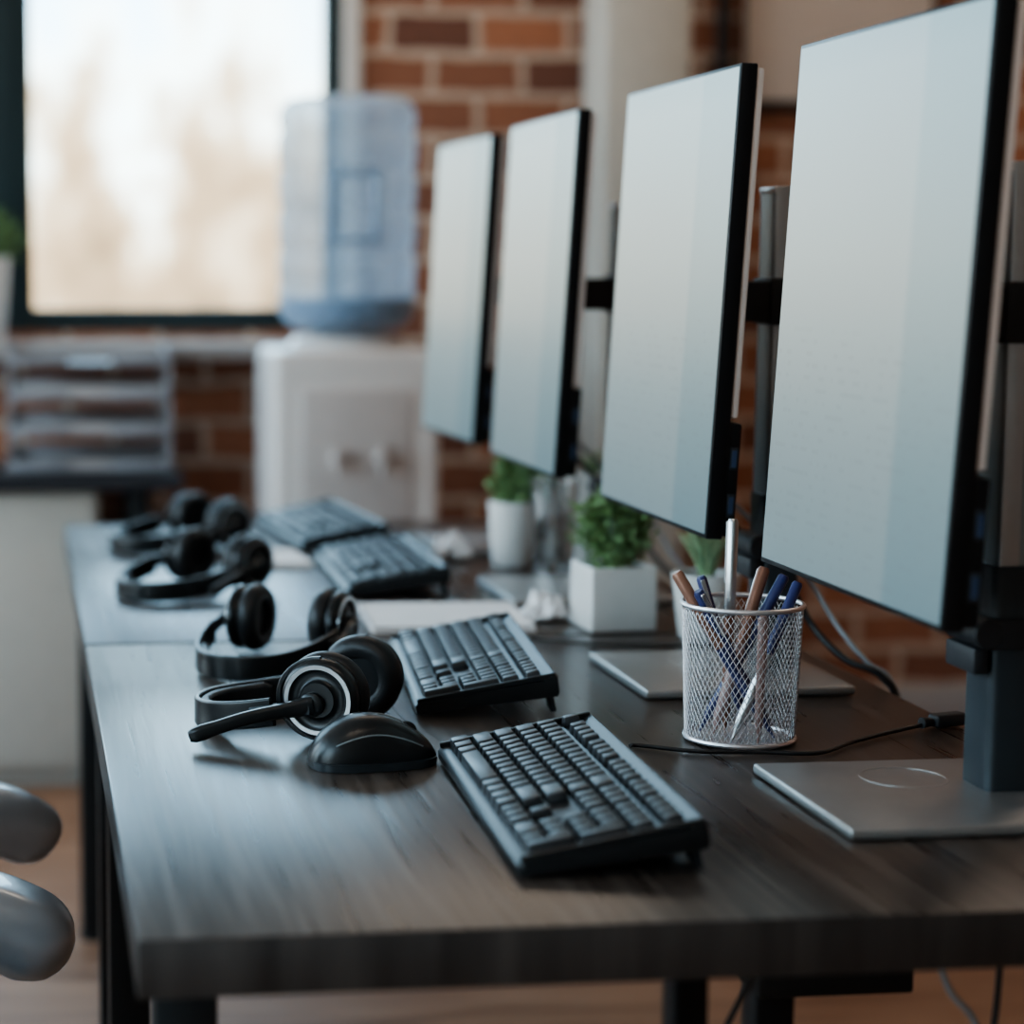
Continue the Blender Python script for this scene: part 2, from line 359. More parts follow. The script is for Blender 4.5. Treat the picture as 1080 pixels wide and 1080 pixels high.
# ---------------------------------------------------------------- monitors
def monitor(yc, w=0.42, yaw=0, xs=0.739, zc=1.18):
    e = empty("computer_monitor", (0.8, yc, 0))
    H = 0.502
    bm = bmesh.new(); box(bm, (-0.114, -0.137, DT+0.001), (0.128, 0.105, DT+0.011), 0.003, 3); obj("base_plate", bm, M_gun, e)
    bm = bmesh.new(); lathe(bm, [(0.040, 0), (0.040, 0.0006), (0.0375, 0.0006), (0.0375, 0)], 48, Matrix.Translation((0.005, 0.035, DT+0.0108)), cap0=False, cap1=False); obj("base_ring", bm, M_inlay, e)
    bm = bmesh.new()
    sec = rrect(0.025, 0.019, 0.007)
    sweep(bm, [Vector((0.078, 0, DT+0.20)), Vector((0.078, 0, 1.303))], [(b, a) for a, b in sec], up=Vector((0, 1, 0)))
    obj("column", bm, M_pole, e)
    bm = bmesh.new(); sec = rrect(0.028, 0.022, 0.008)
    sweep(bm, [Vector((0.078, 0, DT+0.010)), Vector((0.078, 0, DT+0.215))], [(b, a) for a, b in sec], up=Vector((0, 1, 0)))
    obj("column_sleeve", bm, M_poled, e)
    bm = bmesh.new()
    box(bm, (0.060, -0.0275, DT+0.215), (0.078, -0.0245, 1.310), 0.001); box(bm, (0.060, 0.0245, DT+0.215), (0.096, 0.0275, 1.310), 0.001)
    box(bm, (0.058, -0.027, 1.302), (0.098, 0.027, 1.310), 0.002)
    obj("column_rails", bm, M_rail, e)
    bm = bmesh.new(); box(bm, (-0.012, -0.030, zc-0.024), (0.066, 0.030, zc+0.022), 0.003); box(bm, (-0.02, -0.055, zc-0.055), (-0.008, 0.055, zc+0.05), 0.003)
    box(bm, (0.054, -0.033, zc-0.028), (0.106, 0.033, zc+0.026), 0.004)
    obj("tilt_bracket", bm, M_blackm, e)
    bm = bmesh.new()
    lathe(bm, [(0.012, -0.034), (0.014, -0.032), (0.014, 0.032), (0.012, 0.034)], 24, Matrix.Translation((0.050, 0, 0.895)) @ Matrix.Rotation(pi/2, 4, 'X'))
    box(bm, (0.050, -0.033, 0.88), (0.10, 0.033, 0.908), 0.003)
    box(bm, (0.038, -0.030, 0.858), (0.052, 0.030, 0.882), 0.003)
    obj("cable_clip", bm, M_blackm, e)
    hd = empty("panel_head", (xs-0.8, 0, zc)); hd.parent = e; hd.rotation_euler = (0, math.radians(3.0), yaw)
    hw = w/2; hh = H/2
    bm = bmesh.new(); box(bm, (0.0, -hw, -hh), (0.018, hw, hh), 0.0016, 2); obj("bezel_body", bm, M_bezel, hd)
    bm = bmesh.new(); box(bm, (0.017, -hw+0.003, -hh+0.13), (0.027, hw-0.003, hh-0.004), 0.003, 2)
    box(bm, (0.024, -hw+0.08, -hh+0.14), (0.045, hw-0.08, hh-0.1), 0.008, 3); obj("back_shell", bm, M_backsh, hd)
    bm = bmesh.new(); box(bm, (0.017, -hw+0.003, -hh+0.003), (0.032, hw-0.006, -hh+0.125), 0.003, 2); obj("port_housing", bm, M_bezel, hd)
    bm = bmesh.new()
    for z in (-hh+0.025, -hh+0.075):
        box(bm, (0.0205, -hw+0.0020, z), (0.0295, -hw+0.0045, z+0.024), 0.0005)
    obj("usb_port_frames", bm, M_poled, hd)
    bm = bmesh.new()
    for z in (-hh+0.028, -hh+0.078): box(bm, (0.0225, -hw+0.0014, z), (0.0278, -hw+0.0036, z+0.018))
    obj("usb_ports", bm, M_usb, hd)
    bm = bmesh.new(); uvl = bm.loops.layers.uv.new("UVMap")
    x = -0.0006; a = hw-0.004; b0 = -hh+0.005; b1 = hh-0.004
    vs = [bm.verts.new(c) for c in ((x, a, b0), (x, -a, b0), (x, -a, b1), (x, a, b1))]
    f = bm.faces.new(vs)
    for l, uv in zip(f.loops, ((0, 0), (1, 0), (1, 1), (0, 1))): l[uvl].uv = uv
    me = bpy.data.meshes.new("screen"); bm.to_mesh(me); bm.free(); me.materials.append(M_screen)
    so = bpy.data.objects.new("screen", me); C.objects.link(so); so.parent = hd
    tube_obj("video_cable", [(-0.0, 0.05, 0.98), (0.03, 0.06, 0.93), (0.08, 0.06, 0.88), (0.10, 0.03, 0.86), (0.12, -0.02, 0.80), (0.150, -0.05, 0.765), (0.185, -0.07, 0.748), (0.205, -0.075, 0.70), (0.205, -0.075, 0.50)], 0.0042, M_cable, e)
    tube_obj("supply_cable", [(0.0, 0.07, 0.98), (0.06, 0.08, 0.93), (0.12, 0.02, 0.86), (0.15, -0.02, 0.80), (0.178, -0.045, 0.760), (0.20, -0.06, 0.742), (0.215, -0.065, 0.68), (0.215, -0.065, 0.45)], 0.0032, M_cablew, e)
    return e
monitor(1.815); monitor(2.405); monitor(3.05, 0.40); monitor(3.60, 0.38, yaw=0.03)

# ---------------------------------------------------------------- keyboards
def keyboard_meshes():
    U = 0.01735; L = 0.408; W = 0.156
    bm = bmesh.new()
    prof = [(-0.078, 0.002), (-0.076, 0.0), (0.076, 0.0), (0.078, 0.004), (0.078, 0.021), (0.0755, 0.0235), (0.071, 0.0225), (0.066, 0.0195), (-0.066, 0.0125), (-0.071, 0.013), (-0.076, 0.0115), (-0.078, 0.0095)]
    xs = [(-L/2, 0.94), (-L/2+0.002, 0.985), (-L/2+0.006, 1.0), (L/2-0.006, 1.0), (L/2-0.002, 0.985), (L/2, 0.94)]
    rings = [[bm.verts.new((x, y*k, 0.012+(z-0.012)*k)) for y, z in prof] for x, k in xs]
    n = len(prof)
    for j in range(len(rings)-1):
        for i in range(n): bm.faces.new((rings[j][i], rings[j][(i+1) % n], rings[j+1][(i+1) % n], rings[j+1][i]))
    bm.faces.new(rings[0][::-1]); bm.faces.new(rings[-1])
    for x0, x1 in ((-L/2+0.001, -L/2+0.006), (L/2-0.006, L/2-0.001)):
        sl = math.atan2(0.0095, 0.15)
        box(bm, (x0, -0.075, -0.003), (x1, 0.075, 0.003), 0.001, 1, mtx=Matrix.Translation((0, 0, 0.0185)) @ Matrix.Rotation(sl, 4, 'X'))
    case = bm
    bm = bmesh.new()
    sl = math.atan2(0.007, 0.132)
    T = Matrix.Translation((0, 0, 0.0160)) @ Matrix.Rotation(sl, 4, 'X')
    def key(cx, row, w=1, h=1):
        x0 = (cx-11.25)*U+0.0009; x1 = (cx+w-11.25)*U-0.0009
        yy = -0.0675+row*0.0214+(0.004 if row == 5 else 0); y0 = yy+0.0009; y1 = yy+0.0214*h-0.0009
        if row == 5: y1 = y0+0.0175
        z1 = 0.0090+(0.0010 if row in (0, 5) else 0) ; t = 0.0025
        lo = [(x0, y0, 0), (x1, y0, 0), (x1, y1, 0), (x0, y1, 0)]
        hi = [(x0+t, y0+t*0.8, z1-0.0005), (x1-t, y0+t*0.8, z1-0.0005), (x1-t, y1-t*0.9, z1+0.0004), (x0+t, y1-t*0.9, z1+0.0004)]
        a = [bm.verts.new(T @ Vector(c)) for c in lo]; b = [bm.verts.new(T @ Vector(c)) for c in hi]
        bm.faces.new(b); bm.faces.new(a[::-1])
        for i in range(4): bm.faces.new((a[i], a[(i+1) % 4], b[(i+1) % 4], b[i]))
    def run(row, start, ws):
        c = start
        for w in ws: key(c, row, w); c += w
    run(5, 0, [1]); run(5, 2, [1]*4); run(5, 6.5, [1]*4); run(5, 11, [1]*4); run(5, 15.25, [1]*3); run(5, 18.5, [1]*4)
    run(4, 0, [1]*13+[2]); run(4, 15.25, [1]*3); run(4, 18.5, [1]*4)
    run(3, 0, [1.5]+[1]*12+[1.5]); run(3, 15.25, [1]*3); run(3, 18.5, [1]*3)
    run(2, 0, [1.75]+[1]*11+[2.25]); run(2, 18.5, [1]*3); key(21.5, 2, 1, 2)
    run(1, 0, [2.25]+[1]*10+[2.75]); key(16.25, 1); run(1, 18.5, [1]*3)
    run(0, 0, [1.25]*3+[6.25]+[1.25]*4); run(0, 15.25, [1]*3); run(0, 18.5, [2, 1]); key(21.5, 0, 1, 2)
    bmesh.ops.bevel(bm, geom=list(bm.edges), offset=0.0009, segments=2, profile=0.5, affect='EDGES')
    return case, bm
kc, kk = keyboard_meshes()
TILT = math.radians(7.5)
def keyboard(x, y, yaw, first=[None]):
    e = empty("computer_keyboard", (x, y, DT), math.radians(-90+yaw))
    tl = (0, 0, 0.0125)
    if first[0] is None:
        a = obj("case", kc, M_kcase, e, loc=tl, rot=(TILT, 0, 0)); b = obj("keycaps", kk, M_key, e, loc=tl, rot=(TILT, 0, 0))
        bm = bmesh.new()
        for sx in (-0.185, 0.155):
            box(bm, (sx, -0.003, -0.022), (sx+0.03, 0.003, 0.004), 0.001, 1, mtx=Matrix.Translation((0, 0.068, 0.0235)) @ Matrix.Rotation(0.22, 4, 'X'))
        for sx in (-0.18, 0.16): box(bm, (sx, -0.074, 0.0003), (sx+0.02, -0.064, 0.0060), 0.0008, 1)
        c = obj("folding_feet", bm, M_blackm, e)
        first[0] = (a, b, c)
    else:
        for s in first[0]: link_copy(s.name.split('.')[0], s, e)
    return e
keyboard(0.469, 1.798, -2.2)
keyboard(0.514, 2.402, -6.0)
keyboard(0.545, 3.215, -1.0)
keyboard(0.525, 3.725, 5.0)

# ---------------------------------------------------------------- mouse
def mouse(x, y, yaw):
    e = empty("computer_mouse", (x, y, DT), math.radians(yaw))
    bm = bmesh.new(); Ls = 0.130; n = 30; m = 24; rings = []
    HH = 0.047
    for i in range(n+1):
        a = 0.004+0.992*i/n
        w = 0.037*(math.sin(pi*a))**0.42*(1-0.10*math.sin(pi*a)**4)
        h = HH*(math.sin(pi*a**0.85))**0.62
        rings.append([bm.verts.new((Ls*(a-0.5), w*math.copysign(abs(math.cos(pi*j/m))**0.75, math.cos(pi*j/m)), 0.004+h*math.sin(pi*j/m)**0.85)) for j in range(m+1)])
    for i in range(n):
        for j in range(m): bm.faces.new((rings[i][j], rings[i][j+1], rings[i+1][j+1], rings[i+1][j]))
        bm.faces.new((rings[i][m], rings[i][0], rings[i+1][0], rings[i+1][m]))
    bm.faces.new(rings[0]); bm.faces.new(rings[-1][::-1]); obj("shell", bm, M_black, e, sharp=50)
    bm = bmesh.new(); pts = []
    for i in range(60):
        t = 2*pi*i/60; pts.append(Vector((0.0625*math.copysign(abs(math.cos(t))**0.7, math.cos(t)), 0.0355*math.copysign(abs(math.sin(t))**0.7, math.sin(t)), 0)))
    a = [bm.verts.new(p+Vector((0, 0, 0.0008))) for p in pts]; b = [bm.verts.new(p*1.01+Vector((0, 0, 0.0085))) for p in pts]
    for i in range(60): bm.faces.new((a[i], a[(i+1) % 60], b[(i+1) % 60], b[i]))
    bm.faces.new(a[::-1]); bm.faces.new(b); obj("lower_band", bm, M_poled, e)
    bm = bmesh.new(); lathe(bm, [(0.008, -0.0035), (0.0105, -0.002), (0.0105, 0.002), (0.008, 0.0035)], 24, Matrix.Translation((0.034, 0, 0.0305)) @ Matrix.Rotation(pi/2, 4, 'X')); obj("scroll_wheel", bm, M_blackm, e)
    bm = bmesh.new(); P = []
    for i in range(16, 30):
        a = i/30; h = HH*(math.sin(pi*a**0.85))**0.62; P.append(Vector((Ls*(a-0.5), 0, 0.0042+h)))
    sweep(bm, P, circ(0.0009, 6)); obj("button_seam", bm, M_gun, e)
    bm = bmesh.new(); P = []
    for s in (1, -1):
        P = []
        for i in range(5, 26):
            a = i/30; w = 0.037*(math.sin(pi*a))**0.42*(1-0.10*math.sin(pi*a)**4); h = HH*(math.sin(pi*a**0.85))**0.62; q = 0.16+0.05*math.sin(pi*a)
            P.append(Vector((Ls*(a-0.5), s*w*math.cos(pi*q)**0.75*1.004, 0.004+h*math.sin(pi*q)**0.85)))
        sweep(bm, P, circ(0.0008, 6))
    obj("side_seams", bm, M_pole, e)
mouse(0.334, 2.000, 8)

# ---------------------------------------------------------------- headsets
def headset(x, y, phi, boom_side=1, boom_end=(0.138, -0.118, 0.010), half=0.062, tilt=0.0, b0=0.185, cs=1.0):
    e = empty("headset", (x, y, DT), math.radians(phi))
    a0 = half+0.026; P = []; Q = []
    for i in range(41):
        t = pi*i/40
        s = math.sin(t)
        z = 0.0165+0.026*(1-s)**1.6
        P.append(Vector((a0*math.copysign(abs(math.cos(t))**0.85, math.cos(t)), -b0*s**0.9 if s > 0 else 0, z)))
    bm = bmesh.new(); sweep(bm, P[3:38], rrect(0.0032, 0.0145, 0.0025)); obj("headband", bm, M_black, e, sharp=50)
    for i in range(9, 32):
        p = P[i]; c = Vector((0, -0.06, p.z)); d = (c-p).normalized(); Q.append(p+d*0.0085)
    bm = bmesh.new(); sweep(bm, Q, rrect(0.0062, 0.0125, 0.005), scales=[0.6]+[1]*(len(Q)-2)+[0.6]); obj("headband_cushion", bm, M_leather, e, sharp=60)
    for s in (1, -1):
        S = [P[i] for i in ((5, 3, 1, 0) if s == 1 else (35, 37, 39, 40))]
        bm = bmesh.new(); sweep(bm, [p+Vector((0.004*s, 0, 0)) for p in S], rrect(0.0022, 0.008, 0.002)); obj("slider_arm", bm, M_poled, e)
        cz = 0.0435*cs+0.001
        R = Matrix.Translation((s*half, 0.004, cz)) @ Matrix.Rotation(math.radians(tilt)*s, 4, 'Z') @ Matrix.Rotation(s*pi/2, 4, 'Y') @ Matrix.Scale(cs, 4)
        bm = bmesh.new()
        lathe(bm, [(0.022, -0.021), (0.029, -0.024), (0.036, -0.0225), (0.0405, -0.017), (0.0425, -0.010), (0.0405, -0.003), (0.037, 0.0)], 56, R, cap0=False, cap1=True); 
        lathe(bm, [(0.001, -0.014), (0.0225, -0.014), (0.0225, -0.021)], 40, R, cap0=True, cap1=False)
        obj("ear_cushion", bm, M_leather, e, sharp=60)
        bm = bmesh.new()
        lathe(bm, [(0.037, 0.0), (0.0385, 0.003), (0.0385, 0.009), (0.0365, 0.014), (0.033, 0.0165), (0.030, 0.0165), (0.028, 0.0145), (0.020, 0.0135), (0.0175, 0.0155), (0.0165, 0.018), (0.001, 0.0185)], 56, R, cap0=True, cap1=True)
        obj("ear_cup", bm, M_black, e, sharp=50)
        bm = bmesh.new(); lathe(bm, [(0.0332, 0.0156), (0.0332, 0.0174), (0.0292, 0.0174), (0.0292, 0.0156)], 56, R, cap0=False, cap1=False); obj("ear_cup_ring", bm, M_silver, e)
        bm = bmesh.new(); yk = []
        for k in range(17):
            t = -pi/2+pi*k/16
            yk.append(Matrix.Translation((s*half, 0.004, cz)) @ Matrix.Rotation(math.radians(tilt)*s, 4, 'Z') @ Vector((s*0.008, -0.0415*cs*math.cos(t), 0.0415*cs*math.sin(t)*0.9)))
        sweep(bm, yk, rrect(0.003, 0.004, 0.0015), up=Vector((1, 0, 0))); obj("yoke", bm, M_black, e, sharp=50); 
    bs = boom_side
    be = Vector(boom_end); st = Vector((bs*(half+0.022), 0.0, 0.0435))
    md = st.lerp(be, 0.5)+Vector((0.004*bs, 0.0, 0.004))
    bm = bmesh.new(); pth = catmull([st, md, be], 12)
    sweep(bm, pth, rrect(0.0062, 0.0068, 0.004), scales=[1.5, 1.4, 1.3, 1.2, 1.1]+[1]*(len(pth)-11)+[1.05, 1.1, 1.15, 1.15, 1.1, 0.8]); obj("microphone_boom", bm, M_black, e, sharp=60)
    bm = bmesh.new(); lathe(bm, [(0.001, -0.005), (0.011, -0.005), (0.0125, -0.002), (0.0125, 0.004), (0.010, 0.006), (0.001, 0.006)], 28, Matrix.Translation(st) @ Matrix.Rotation(pi/2, 4, 'Y')); obj("boom_pivot", bm, M_black, e, sharp=50)
    return e
headset(0.326, 2.152, -118.6, 1, (0.134, -0.112, 0.012), b0=0.155, cs=1.07)
headset(0.328, 2.585, -30, 1, (0.0935, -0.11, 0.016), half=0.058)
headset(0.290, 3.150, -48, 1, (0.098, -0.12, 0.016))
headset(0.320, 3.640, -62, 1, (0.098, -0.12, 0.016))

# ---------------------------------------------------------------- pencil cup (diamond wire mesh)
def pencil_cup(x, y):
    e = empty("wire_mesh_pencil_cup", (x, y, DT))
    r0, r1, H = 0.0545, 0.060, 0.140
    bm = bmesh.new(); n = 60; m = 26
    def P(i, j): 
        z = 0.006+(H-0.010)*j/m; r = r0+(r1-r0)*z/H; a = 2*pi*(i+0.5*(j % 2))/n
        return (r*math.cos(a), r*math.sin(a), z)
    V = [[bm.verts.new(P(i, j)) for i in range(n)] for j in range(m+1)]
    for j in range(0, m-1):
        for i in range(n):
            if j % 2 == 0: q = (V[j][i], V[j+1][i], V[j+2][i], V[j+1][(i-1) % n])
            else: q = (V[j][i], V[j+1][(i+1) % n], V[j+2][i], V[j+1][i])
            bm.faces.new(q)
    o = obj("mesh_wall", bm, M_wire, e)
    w = o.modifiers.new("wire", 'WIREFRAME'); w.thickness = 0.0012; w.use_even_offset = False; w.use_boundary = True
    bm = bmesh.new()
    def ring(R, z, rr):
        pts = [Vector((R*math.cos(2*pi*i/64), R*math.sin(2*pi*i/64), z)) for i in range(65)]
        sweep(bm, pts, circ(rr, 8))
    ring(r1, H, 0.0026); ring(r0, 0.004, 0.0028)
    lathe(bm, [(0.001, 0.0012), (r0, 0.0012), (r0, 0.0035), (0.001, 0.0035)], 48)
    obj("rims_and_floor", bm, M_wire, e)
    return e
CX, CY = 0.724, 2.068
pencil_cup(CX, CY)
def pen(name, p0, p1, r, mats, style=0):
    p0 = Vector(p0); p1 = Vector(p1); d = p1-p0; L = d.length
    q = d.to_track_quat('Z', 'Y'); M = q.to_matrix().to_4x4()
    e = empty(name, p0)
    bm = bmesh.new(); lathe(bm, [(0.0007, 0), (0.0012, 0.004), (r*0.8, 0.018), (r, 0.022), (r, L*0.78)], 16, M); obj("barrel", bm, mats[0], e)
    bm = bmesh.new(); lathe(bm, [(r*1.08, L*0.55), (r*1.12, L*0.56), (r*1.12, L-0.003), (r*0.8, L)], 16, M); obj("cap", bm, mats[1], e)
    if style: 
        bm = bmesh.new(); box(bm, (r, -0.0022, L*0.70), (r+0.0028, 0.0022, L-0.003), 0.0006, 1, mtx=M); obj("clip", bm, M_silver, e)
b = DT+0.005
pen("ballpoint_pen", (CX+0.030, CY-0.020, b), (CX-0.070, CY+0.00, DT+0.173), 0.0056, (M_bluep, M_copper))
pen("ballpoint_pen", (CX+0.036, CY+0.005, b), (CX-0.052, CY-0.015, DT+0.156), 0.0050, (M_bluep, M_bluep), 1)
pen("ballpoint_pen", (CX-0.012, CY+0.01, b), (CX-0.008, CY+0.012, DT+0.225), 0.0050, (M_copper, M_silver), 1)
pen("ballpoint_pen", (CX-0.030, CY-0.005, b), (CX+0.026, CY+0.012, DT+0.175), 0.0056, (M_pinkp, M_copper), 1)
pen("ballpoint_pen", (CX-0.036, CY+0.018, b), (CX+0.044, CY+0.002, DT+0.168), 0.0052, (M_bluep, M_bluep), 1)
pen("ballpoint_pen", (CX-0.02, CY-0.034, b), (CX+0.050, CY-0.020, DT+0.164), 0.0050, (M_silver, M_bluep), 0)
pen("ballpoint_pen", (CX+0.020, CY+0.036, b), (CX-0.030, CY+0.044, DT+0.162), 0.0048, (M_bluep, M_bluep), 1)
pen("ballpoint_pen", (CX+0.004, CY-0.044, b), (CX+0.004, CY-0.050, DT+0.135), 0.0045, (M_pinkp, M_pinkp))

# ---------------------------------------------------------------- plants
def leafy(bm, c, rx, rz, n, size):
    for i in range(n):
        d = Vector((random.gauss(0, 1), random.gauss(0, 1), random.gauss(0.25, 1))).normalized()
        k = random.uniform(0.35, 1.0)**0.6*(1+0.35*noise.noise(d*2.5))
        p = c+Vector((d.x*rx*k, d.y*rx*k, d.z*rz*k))
        s = size*random.uniform(0.6, 1.2)
        ax = (d+Vector((random.gauss(0, .6), random.gauss(0, .6), random.gauss(0.3, .6)))).normalized()
        sd = ax.cross(Vector((random.gauss(0, 1), random.gauss(0, 1), random.gauss(0, 1)))).normalized()
        nn = ax.cross(sd)
        v = [bm.verts.new(q) for q in (p, p+ax*s*0.5+sd*s*0.3+nn*s*0.08, p+ax*s, p+ax*s*0.5-sd*s*0.3+nn*s*0.08)]
        bm.faces.new((v[0], v[1], v[2])); bm.faces.new((v[0], v[2], v[3]))
def stems(bm, c, top, r, n):
    for i in range(n):
        a = random.uniform(0, 2*pi); R = r*random.uniform(0.3, 0.9)
        sweep(bm, catmull([c+Vector((math.cos(a)*R*0.2, math.sin(a)*R*0.2, 0)), c+Vector((math.cos(a)*R*0.5, math.sin(a)*R*0.5, top*0.5)), c+Vector((math.cos(a)*R, math.sin(a)*R, top))], 4), circ(0.0012, 5))

e = empty("potted_boxwood_plant", (0.782, 2.745, DT), math.radians(4))
bm = bmesh.new(); s = 0.045; hgt = 0.086
box(bm, (-s, -s, 0.001), (s, s, hgt), 0.0025, 3)
top = [f for f in bm.faces if f.normal.z > 0.9 and f.calc_area() > 0.004]
bmesh.ops.inset_region(bm, faces=top, thickness=0.006)
for f in top:
    for v in f.verts: v.co.z -= 0.012
obj("planter", bm, M_potw, e)
bm = bmesh.new(); box(bm, (-s+0.007, -s+0.007, hgt-0.02), (s-0.007, s-0.007, hgt-0.009), 0.002); obj("soil", bm, M_soil, e)
bm = bmesh.new(); leafy(bm, Vector((0.006, 0.02, hgt+0.040)), 0.050, 0.050, 1900, 0.011); stems(bm, Vector((0, 0, hgt-0.012)), 0.06, 0.036, 25); obj("foliage", bm, M_leaf, e)

def aloe(name, x, y, R, H, nl, LL, W=0.0085, ln=0.75):
    e = empty(name, (x, y, DT))
    bm = bmesh.new(); lathe(bm, [(R*0.72, 0.001), (R*0.78, 0.004), (R, H-0.004), (R, H), (R-0.005, H), (R-0.006, H-0.014)], 40, cap1=False); obj("pot", bm, M_potw, e)
    bm = bmesh.new(); lathe(bm, [(R-0.006, H-0.016), (R-0.006, H-0.010)], 32); obj("soil", bm, M_soil, e)
    bm = bmesh.new(); be = bmesh.new()
    for i in range(nl):
        a = i*2.399; lean = 0.2+ln*(i/nl); l = LL*(1-0.25*i/nl)*random.uniform(0.85, 1.1)
        dirv = Vector((math.cos(a), math.sin(a), 0)); side = Vector((-math.sin(a), math.cos(a), 0)); rows = []; E1 = []; E2 = []
        for k in range(9):
            t = k/8; p = dirv*(0.004+lean*l*0.75*t**1.3)+Vector((0, 0, H-0.012+l*(t-0.25*lean*t*t)))
            w = W*(1-t)**0.6+0.0003
            rows.append([bm.verts.new(p-side*w+dirv*(-w*0.1)), bm.verts.new(p+dirv*w*0.55), bm.verts.new(p+side*w+dirv*(-w*0.1)), bm.verts.new(p-dirv*w*0.05)])
            E1.append(p-side*w); E2.append(p+side*w)
        for k in range(8):
            for q in range(4): bm.faces.new((rows[k][q], rows[k][(q+1) % 4], rows[k+1][(q+1) % 4], rows[k+1][q]))
        sweep(be, E1, circ(0.0006, 5)); sweep(be, E2, circ(0.0006, 5))
    obj("leaves", bm, M_leaf2, e); obj("leaf_margins", be, M_marg, e)
M_marg = pm("leaf_margin", (0.45, 0.5, 0.3), 0.5)
aloe("potted_aloe", 0.878, 2.650, 0.044, 0.086, 28, 0.090, 0.0065, 0.55)
e = empty("potted_herb_plant", (0.782, 3.335, DT))
bm = bmesh.new(); lathe(bm, [(0.030, 0.001), (0.032, 0.004), (0.039, 0.10), (0.039, 0.105), (0.034, 0.105), (0.033, 0.09)], 40, cap1=False); obj("pot", bm, M_potw, e)
bm = bmesh.new(); lathe(bm, [(0.033, 0.088), (0.033, 0.094)], 32); obj("soil", bm, M_soil, e)
bm = bmesh.new(); leafy(bm, Vector((0.018, 0.012, 0.134)), 0.046, 0.042, 800, 0.016); stems(bm, Vector((0, 0, 0.092)), 0.04, 0.03, 14); obj("foliage", bm, M_leaf, e)
e = empty("glass_tumbler", (0.822, 3.220, DT))
bm = bmesh.new(); lathe(bm, [(0.027, 0.001), (0.029, 0.003), (0.037, 0.15), (0.035, 0.15), (0.027, 0.012), (0.001, 0.010)], 48, cap0=True, cap1=False); obj("glass", bm, M_glass, e)
bm = bmesh.new(); lathe(bm, [(0.0375, 0.1495), (0.038, 0.1505), (0.0345, 0.1505), (0.0348, 0.1495)], 48, cap0=False, cap1=False); obj("rim", bm, M_cablew, e)
aloe("potted_aloe", 0.918, 3.35, 0.044, 0.150, 12, 0.05)

# ---------------------------------------------------------------- notebooks, tissues
def notebook(x, y, w, l, yaw, name="notepad"):
    e = empty(name, (x, y, DT), math.radians(yaw))
    bm = bmesh.new(); box(bm, (-w/2, -l/2, 0.0015), (w/2, l/2, 0.010), 0.0006, 1); obj("pages", bm, M_paper, e)
    bm = bmesh.new(); box(bm, (-w/2-0.002, -l/2-0.002, 0.0002), (w/2+0.002, l/2+0.002, 0.002), 0.0005, 1); obj("cover", bm, M_cardb, e)
    bm = bmesh.new()
    for i in range(18):
        yy = -l/2+l*(i+0.5)/18
        pts = [Vector((-w/2+0.004*math.cos(t)-0.001, yy, 0.006+0.0075*math.sin(t))) for t in [2*pi*k/12 for k in range(13)]]
        pts = [Vector((p.x, p.y, max(p.z, 0.001))) for p in pts]
        sweep(bm, pts, circ(0.0005, 5), up=Vector((0, 1, 0)))
    obj("spiral_binding", bm, M_silver, e)
notebook(0.568, 2.82, 0.215, 0.20, -3); notebook(0.402, 3.42, 0.105, 0.17, 4)
def tissue(x, y, s, seed):
    bm = bmesh.new(); n = 34; G = []
    for i in range(n+1):
        row = []
        for j in range(n+1):
            u = i/n*2-1; v = j/n*2-1
            p = Vector((u*1.7+seed, v*1.7, seed*0.7))
            r = abs(noise.noise(p*1.1))*1.5+0.7*abs(noise.noise(p*2.6))+0.25*abs(noise.noise(p*6))
            env = max(0, 1-(u*u+v*v)*0.42)
            q = Vector((u+0.45*noise.noise(p*1.7+Vector((5, 0, 0))), v+0.45*noise.noise(p*1.7+Vector((0, 9, 0))), 0))
            row.append(bm.verts.new((q.x*s, q.y*s, 0.0008+s*r*env*1.5)))
        G.append(row)
    for i in range(n):
        for j in range(n): bm.faces.new((G[i][j], G[i+1][j], G[i+1][j+1], G[i][j+1]))
    o = obj("crumpled_tissue", bm, M_paper, loc=(x, y, DT+0.001), sharp=18)
    m = o.modifiers.new("thick", 'SOLIDIFY'); m.thickness = 0.0005; m.offset = 1
tissue(0.708, 2.81, 0.027, 1.3); tissue(0.700, 3.42, 0.026, 4.1)

# ---------------------------------------------------------------- cables on desk
z = DT+0.0035
tube_obj("keyboard_cable", [(0.600, 2.035, z), (0.61, 2.037, z), (0.66, 2.005, z), (0.72, 1.995, z), (0.775, 1.985, z), (0.83, 2.03, z), (0.88, 2.065, z), (0.925, 2.09, z+0.001), (0.945, 2.095, z+0.002)], 0.0022, M_cable)
bm = bmesh.new(); box(bm, (-0.018, -0.009, 0), (0.022, 0.009, 0.014), 0.004, 3); lathe(bm, [(0.006, -0.012), (0.004, 0.002)], 14, Matrix.Translation((-0.02, 0, 0.006)) @ Matrix.Rotation(pi/2, 4, 'Y')); obj("cable_connector", bm, M_blackm, loc=(0.958, 2.10, DT+0.001), rot=(0, 0, 0.3))
tube_obj("power_cable", [(0.645, 2.645, z), (0.68, 2.625, z), (0.73, 2.60, z), (0.80, 2.585, z), (0.86, 2.575, z), (0.92, 2.59, z), (0.968, 2.60, z)], 0.0022, M_cable)
tube_obj("headset_cord", [(0.37, 2.250, DT+0.004), (0.355, 2.28, z), (0.32, 2.31, z), (0.35, 2.37, z), (0.39, 2.36, z)], 0.0018, M_cable)
